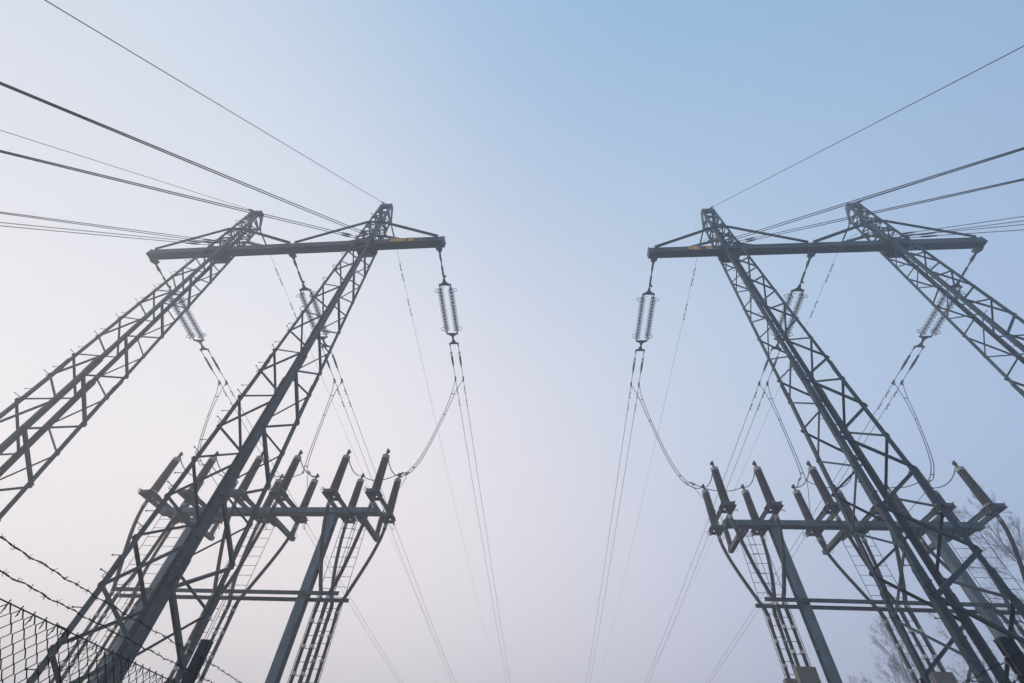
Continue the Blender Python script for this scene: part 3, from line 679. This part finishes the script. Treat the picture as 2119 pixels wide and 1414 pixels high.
# ------------------------------------------------------------------ paired droppers from the conductors to the terminations
def wire(name, pts, r, m, label, cat, group, n=6):
    pts = [Vector(p) for p in pts]; org = pts[0].copy(); b = MB(); b.tube([p-org for p in pts], r, n); o = b.build(name, m, None, org)
    return tag(o, label, cat, group)
SLV = {0: (WL, 4.90, .8, 10.28+1.6), 1: (WL, .30, .8, 10.41+1.6), 2: (WL, -4.3, .3, 10.5+1.6), 3: (WR, -5.28, .8, 10.84+1.6), 4: (WR, -.38, .8, 11.05+1.6), 5: (WR, 4.3, .5, 10.8+1.6)}
PHASE = {0: 3.8, 1: 0, 2: -3.8, 3: -3.8, 4: 0, 5: 3.8}
for i in range(6):
    Wf, su, sv, sz = SLV[i]; isL = i < 3; zb = zL if isL else zR; gzv = 0 if isL else .72
    end = Wf(su, sv, sz-gzv); SIDE = 'left' if isL else 'right'
    mid0 = (TCL[i, -1]+TCL[i, 1])/2
    lines = {}
    toward = (end-mid0); hor = Vector((toward.x, toward.y, 0)).normalized(); perp = Vector((-hor.y, hor.x, 0))
    for s in (-1, 1):
        P0 = TCL[i, s]+Vector((0, 0, -.1))
        m1 = mid0+toward*.10+Vector((0, 0, -.45))+LAT*s*.10
        m2 = mid0+toward*.27+Vector((0, 0, -1.05))+LAT*s*.055
        m3 = mid0+toward*.6+Vector((0, 0, -1.35))+LAT*s*.055
        m4 = mid0+toward*.86+Vector((0, 0, -.72))+LAT*s*.075
        e_ = end+LAT*s*.13
        pts = smooth([P0, m1, m2, m3, m4, e_], 8); lines[s] = pts
        inner = (s == 1) == isL
        d = wire('dropper_wire', pts, .018, CONDM, f'{"inner" if inner else "outer"} curved dropper wire below {PLACE[i]}', 'dropper wire', 'curved dropper wires')
        dr = (pts[-1]-pts[-2]).normalized(); q = MB(); q.lathe(pts[-1]-pts[0]-dr*.12, dr, [(0, 0), (.04, .01), (.045, .03), (.045, .3), (.02, .33), (0, .33)], 10); q.build('connector_sleeve', LIGHTM, d)
        tops_ = []
        for v in (-.9, .9):
            u = PHASE[i]+s*.84; top = Wf(u, v, zb+.395+1.85); st = pts[-1]+dr*.15
            mid = (st+top)/2+Vector((0, 0, -.55 if (top-st).length > 1.2 else -.25))
            if v > 0:
                wire('jumper_wire', bez([st, st+dr*.3, mid, top], 14), .018, CONDM, f'short jumper from the {PH_} sleeve' if False else f'jumper looping to the far {"right" if s > 0 else "left"} termination above the {["inner","middle","outer","inner","middle","outer"][i]} ladder, {SIDE} gantry', 'jumper wire', 'short jumpers between terminations')
            else:
                b2 = Wf(u, .9, zb+.395+1.85)
                wire('jumper_wire', bez([b2, b2*.75+top*.25+Vector((0, 0, -.35)), b2*.3+top*.7+Vector((0, 0, -.5)), top], 14), .019, CONDM, f'jumper between near and far {"right" if s > 0 else "left"} terminations, {["inner","middle","outer","inner","middle","outer"][i]} ladder, {SIDE} gantry', 'jumper wire', 'short jumpers between terminations')
    st = lines[1][-1]; ar = Wf(PHASE[i], 2.2, zb+1.35)
    wire('jumper_wire', bez([st, st+Vector((0, 0, -.4)), ar+Vector((.1, .2, .5)), ar], 14), .012, CONDM, f'thin jumper to the surge arrester by the {["inner","middle","outer","inner","middle","outer"][i]} ladder, {SIDE} gantry', 'jumper wire', 'arrester leads')
    for k in (9, 16, 30):
        a_, b_ = lines[-1][k], lines[1][k]; q = MB(); c = (a_+b_)/2; d = (b_-a_); q.tube([a_-c-d*.12, b_-c+d*.12], .022, 8)
        o = q.build('wire_spacer', DARK, None, c); tag(o, f'{["uppermost","middle","lowest"][(9,16,30).index(k)]} dark spacer on the droppers from {PLACE[i]}', 'spacer', 'spacers between dropper wires')

# ------------------------------------------------------------------ fences
def fence(az, sgn, D, mesh_h, s1, s2, top, post_at, label, s0=-1.2, L_=9.0, gz0=0, show_mesh=True):
    f = Vector((math.sin(R(az)), math.cos(R(az)), 0)); n = Vector((-math.cos(R(az)), math.sin(R(az)), 0))*sgn
    P = lambda s, z, d=0: n*(D+d)+f*s+Vector((0, 0, z))
    base = P(s0, 0); root = empty('chain_link_fence', base)
    tag(root, label, 'fence', 'chain link fences')
    def B(mb, name, m, par=root): return mb.build(name, m, par)
    sh = lambda v: v-base
    # woven mesh of zigzag wires
    W2, H2 = .0432, .0315; cols = int((L_-s0)/(2*W2)); mb = MB(); rows = int((mesh_h-.12)/H2)
    ph0 = (1.0456*2.4 - s0) % (2*W2)
    for c in range(cols*2):
        pts = []
        # each wire is a zigzag running down the fence; neighbours interlock
        x0 = s0+ph0+(c//1)*W2*2
        if c >= cols: break
        for r in range(rows):
            zz = mesh_h-r*H2; sx = (W2*.5 if r % 2 else -W2*.5)*2*.5
            x = x0+(W2 if r % 2 else 0)
            jit = .0015*math.sin(c*1.7+r*.9)
            pts.append(sh(P(x+jit, zz, .003*(1 if r % 2 else -1))))
        mb.tube(pts, .0032, 4, False, False)
        pts2 = []
        for r in range(rows):
            zz = mesh_h-r*H2; x = x0-(W2 if r % 2 else 0)
            pts2.append(sh(P(x+.0025, zz-.002, -.003*(1 if r % 2 else -1))))
        mb.tube(pts2, .0032, 4, False, False)
        # twisted ends knotted over the tension wire
        p = P(x0, mesh_h)
        mb.tube([sh(p+Vector((0, 0, -.03))), sh(p+n*.008+Vector((0, 0, .008))), sh(p-f*.006+Vector((0, 0, .012))), sh(p-f*.012-n*.006+Vector((0, 0, -.02))), sh(p-f*(.014+.02*random.random())-n*.012+Vector((0, 0, -.035-.02*random.random())))], .0023, 4, False, False)
    B(mb, 'wire_mesh', FENM)
    for hh, nm in ((mesh_h, 'tension_wire'), (mesh_h*.5, 'tension_wire')):
        q = MB(); q.tube([sh(P(s0+k*.5, hh-.002)) for k in range(int((L_-s0)/.5)+1)], .0032, 5); B(q, nm, FENM)
    # barbed strands
    for hh in (s1, s2):
        q = MB(); n_ = int((L_-s0)/.012); ln = L_-s0
        sagf = lambda s: hh-.012*math.sin(math.pi*((s-post_at) % 3)/3)+.0025*math.sin(s*21)+.002*math.sin(s*47+1)
        for ph in (0, math.pi):
            q.tube([sh(P(s0+ln*k/n_, sagf(s0+ln*k/n_)+.0020*math.sin(k*.75+ph), .0020*math.cos(k*.75+ph))) for k in range(n_+1)], .0018, 4, False, False)
        s = s0+.04+(.05 if hh == s2 else 0)
        while s < L_:
            c = P(s, sagf(s))
            for e in range(4):
                a_ = random.uniform(0, 6.28); d = (f*random.uniform(-.7, .7)+n*math.cos(a_)+Vector((0, 0, math.sin(a_)))).normalized()
                q.tube([sh(c+f*.006*(e-1.5)*.6-d*.004), sh(c+f*.006*(e-1.5)*.6+d*.018)], [.0017, .0011], 3, False, False)
            q.tube([sh(c+f*(-.007+.014*k/10)+(n*math.cos(k*1.9)+Vector((0, 0, math.sin(k*1.9))))*.0034) for k in range(11)], .0014, 4, False, False)
            s += .098+random.uniform(-.008, .008)
        B(q, 'barbed_wire', FENM)
    k = -2
    while post_at+3*k < L_:
        s = post_at+3*k; k += 1
        if s < s0: continue
        q = MB(); c = P(s, 0, .055); m3 = Matrix((f, n, Vector((0, 0, 1)))).transposed()
        q.box(sh(c+Vector((0, 0, top/2))), (.070, .070, top), m3); q.box(sh(c+Vector((0, 0, top+.005))), (.075, .075, .014), m3)
        for dx in (-1, 1): q.box(sh(c-n*.037+f*dx*.022+Vector((0, 0, top/2))), (.012, .008, top-.02), m3)
        po = B(q, 'fence_post', POSTM)
        for hh in (s1, s2):
            q = MB(); cc = P(s, hh, .0); q.tube([sh(cc-f*.01+Vector((0, 0, .02))), sh(cc-n*.012), sh(cc+f*.008-Vector((0, 0, .025)))], .004, 5); q.build('wire_staple', LIGHTM, po)
fence(1.784, 1, 2.4, 1.6+.262*2.4, 1.6+.301*2.4, 1.6+.3425*2.4, 1.6+.391*2.4, 1.805*2.4, 'chain link fence with two barbed strands crossing the lower left corner')
fence(13.26, -1, 2.4, 1.6+.288*2.4, 1.6+.3285*2.4, 1.6+.367*2.4, 1.6+.41*2.4, 1.565*2.4, 'fence with dark post top and barbed strands at the lower right corner')

# ------------------------------------------------------------------ bare trees
def tree(x, y, h, lean, crown_w, seed, label, dens=1.0, style='birch', rk=1.0):
    rnd = random.Random(seed); root = empty('bare_tree', (x, y, gz(x, y))); tag(root, label, 'tree', 'bare trees beyond the frames')
    tk = MB(); tw = MB()
    npt = 14; tr_pts = [Vector((lean*h*.12*(k/npt)**1.5+.12*math.sin(k*1.1+seed), .12*math.cos(k*.8+seed), h*k/npt)) for k in range(npt+1)]
    tk.tube(tr_pts, [h*.0105*rk*(1-k/npt)**.8+.008 for k in range(npt+1)], 7, False)
    def branch(p, d, ln, r, lvl):
        n = 5 if lvl < 3 else 3; pts = [p]; dd = d.copy()
        for k in range(n):
            dd = (dd+Vector((rnd.uniform(-.16, .16), rnd.uniform(-.16, .16), rnd.uniform(-.06, .13) if style == 'birch' else rnd.uniform(-.12, .14)))).normalized()
            pts.append(pts[-1]+dd*ln/n)
        (tk if lvl == 0 else tw).tube(pts, [r*(1-.72*k/n) for k in range(n+1)], 5 if lvl < 2 else 3, False, lvl < 2)
        if lvl >= 4 or ln < .13: return
        m = int((5 if lvl < 2 else 4)*dens+rnd.random())+(1 if lvl < 2 else 0)
        for k in range(m):
            t_ = rnd.uniform(.22, 1.0); i_ = min(n-1, int(t_*n)); q = pts[i_].lerp(pts[i_+1], t_*n-i_)
            ax = dd.cross(Vector((rnd.uniform(-1, 1), rnd.uniform(-1, 1), rnd.uniform(-1, 1)))).normalized()
            nd = (Matrix.Rotation(rnd.uniform(.35, .8)*(1 if style == 'birch' else 1.25), 3, ax) @ dd)
            nd.z += .10; nd.normalize()
            branch(q, nd, ln*rnd.uniform(.42, .66)*(1.08-.25*t_), max(.0036, r*.45), lvl+1)
    nb = int(26*dens)
    for k in range(nb):
        t_ = .28+.70*k/nb+rnd.uniform(-.01, .01); i_ = min(npt-1, int(t_*npt)); p = tr_pts[i_].lerp(tr_pts[i_+1], t_*npt-i_)
        a_ = k*2.4+rnd.uniform(-.4, .4); el = .45+.55*t_
        d = Vector((math.cos(a_)*math.cos(el), math.sin(a_)*math.cos(el), math.sin(el)))
        ln = crown_w*(1.15-t_)**.7*rnd.uniform(.75, 1.1); branch(p, d, ln, h*.0042*(1.15-t_)*rk+.004, 0)
    tk.build('trunk', BARK, root); tw.build('crown', BARK, root)
def polar(az, dist): return math.sin(R(az))*dist, math.cos(R(az))*dist
x, y = polar(50.9, 42); tree(x, y, 17.2, -.15, 5.0, 3, 'tall bare birch filling the gap behind the right gantry at the right edge', .95, 'birch', .75)
x, y = polar(57.5, 40); tree(x, y, 15.5, .2, 4.6, 11, 'bare birch cut by the right edge, behind the taller one', 1.0, 'birch', .75)
x, y = polar(38.9, 44); tree(x, y, 11.6, .1, 3.9, 5, 'feathery bare birch top low behind the middle ladders of the right gantry', .95, 'birch', .75)
x, y = polar(43.6, 34); tree(x, y, 9.6, 0, 3.2, 8, 'bare tree with knobbly twigs seen through the right pylon’s inner leg', .66, 'oak', .9)
x, y = polar(35.4, 46); tree(x, y, 9.4, 0, 3.0, 9, 'low bare shrubby birch at the bottom edge left of the ladders’ covers', .8, 'birch', .75)

# ------------------------------------------------------------------ morning fog
hz = MB(); hz.box((0, 0, 11.95), (520, 520, 26.1)); 
hm = bpy.data.materials.new('morning_fog'); hm.use_nodes = True; t = hm.node_tree; t.nodes.clear()
ho = t.nodes.new('ShaderNodeOutputMaterial'); pv = t.nodes.new('ShaderNodeVolumePrincipled')
pv.inputs['Color'].default_value = (.92, .93, .97, 1); pv.inputs['Density'].default_value = .0082; pv.inputs['Anisotropy'].default_value = .58
t.links.new(pv.outputs[0], ho.inputs['Volume'])
hz_o = hz.build('haze', hm); hz_o['kind'] = 'stuff'
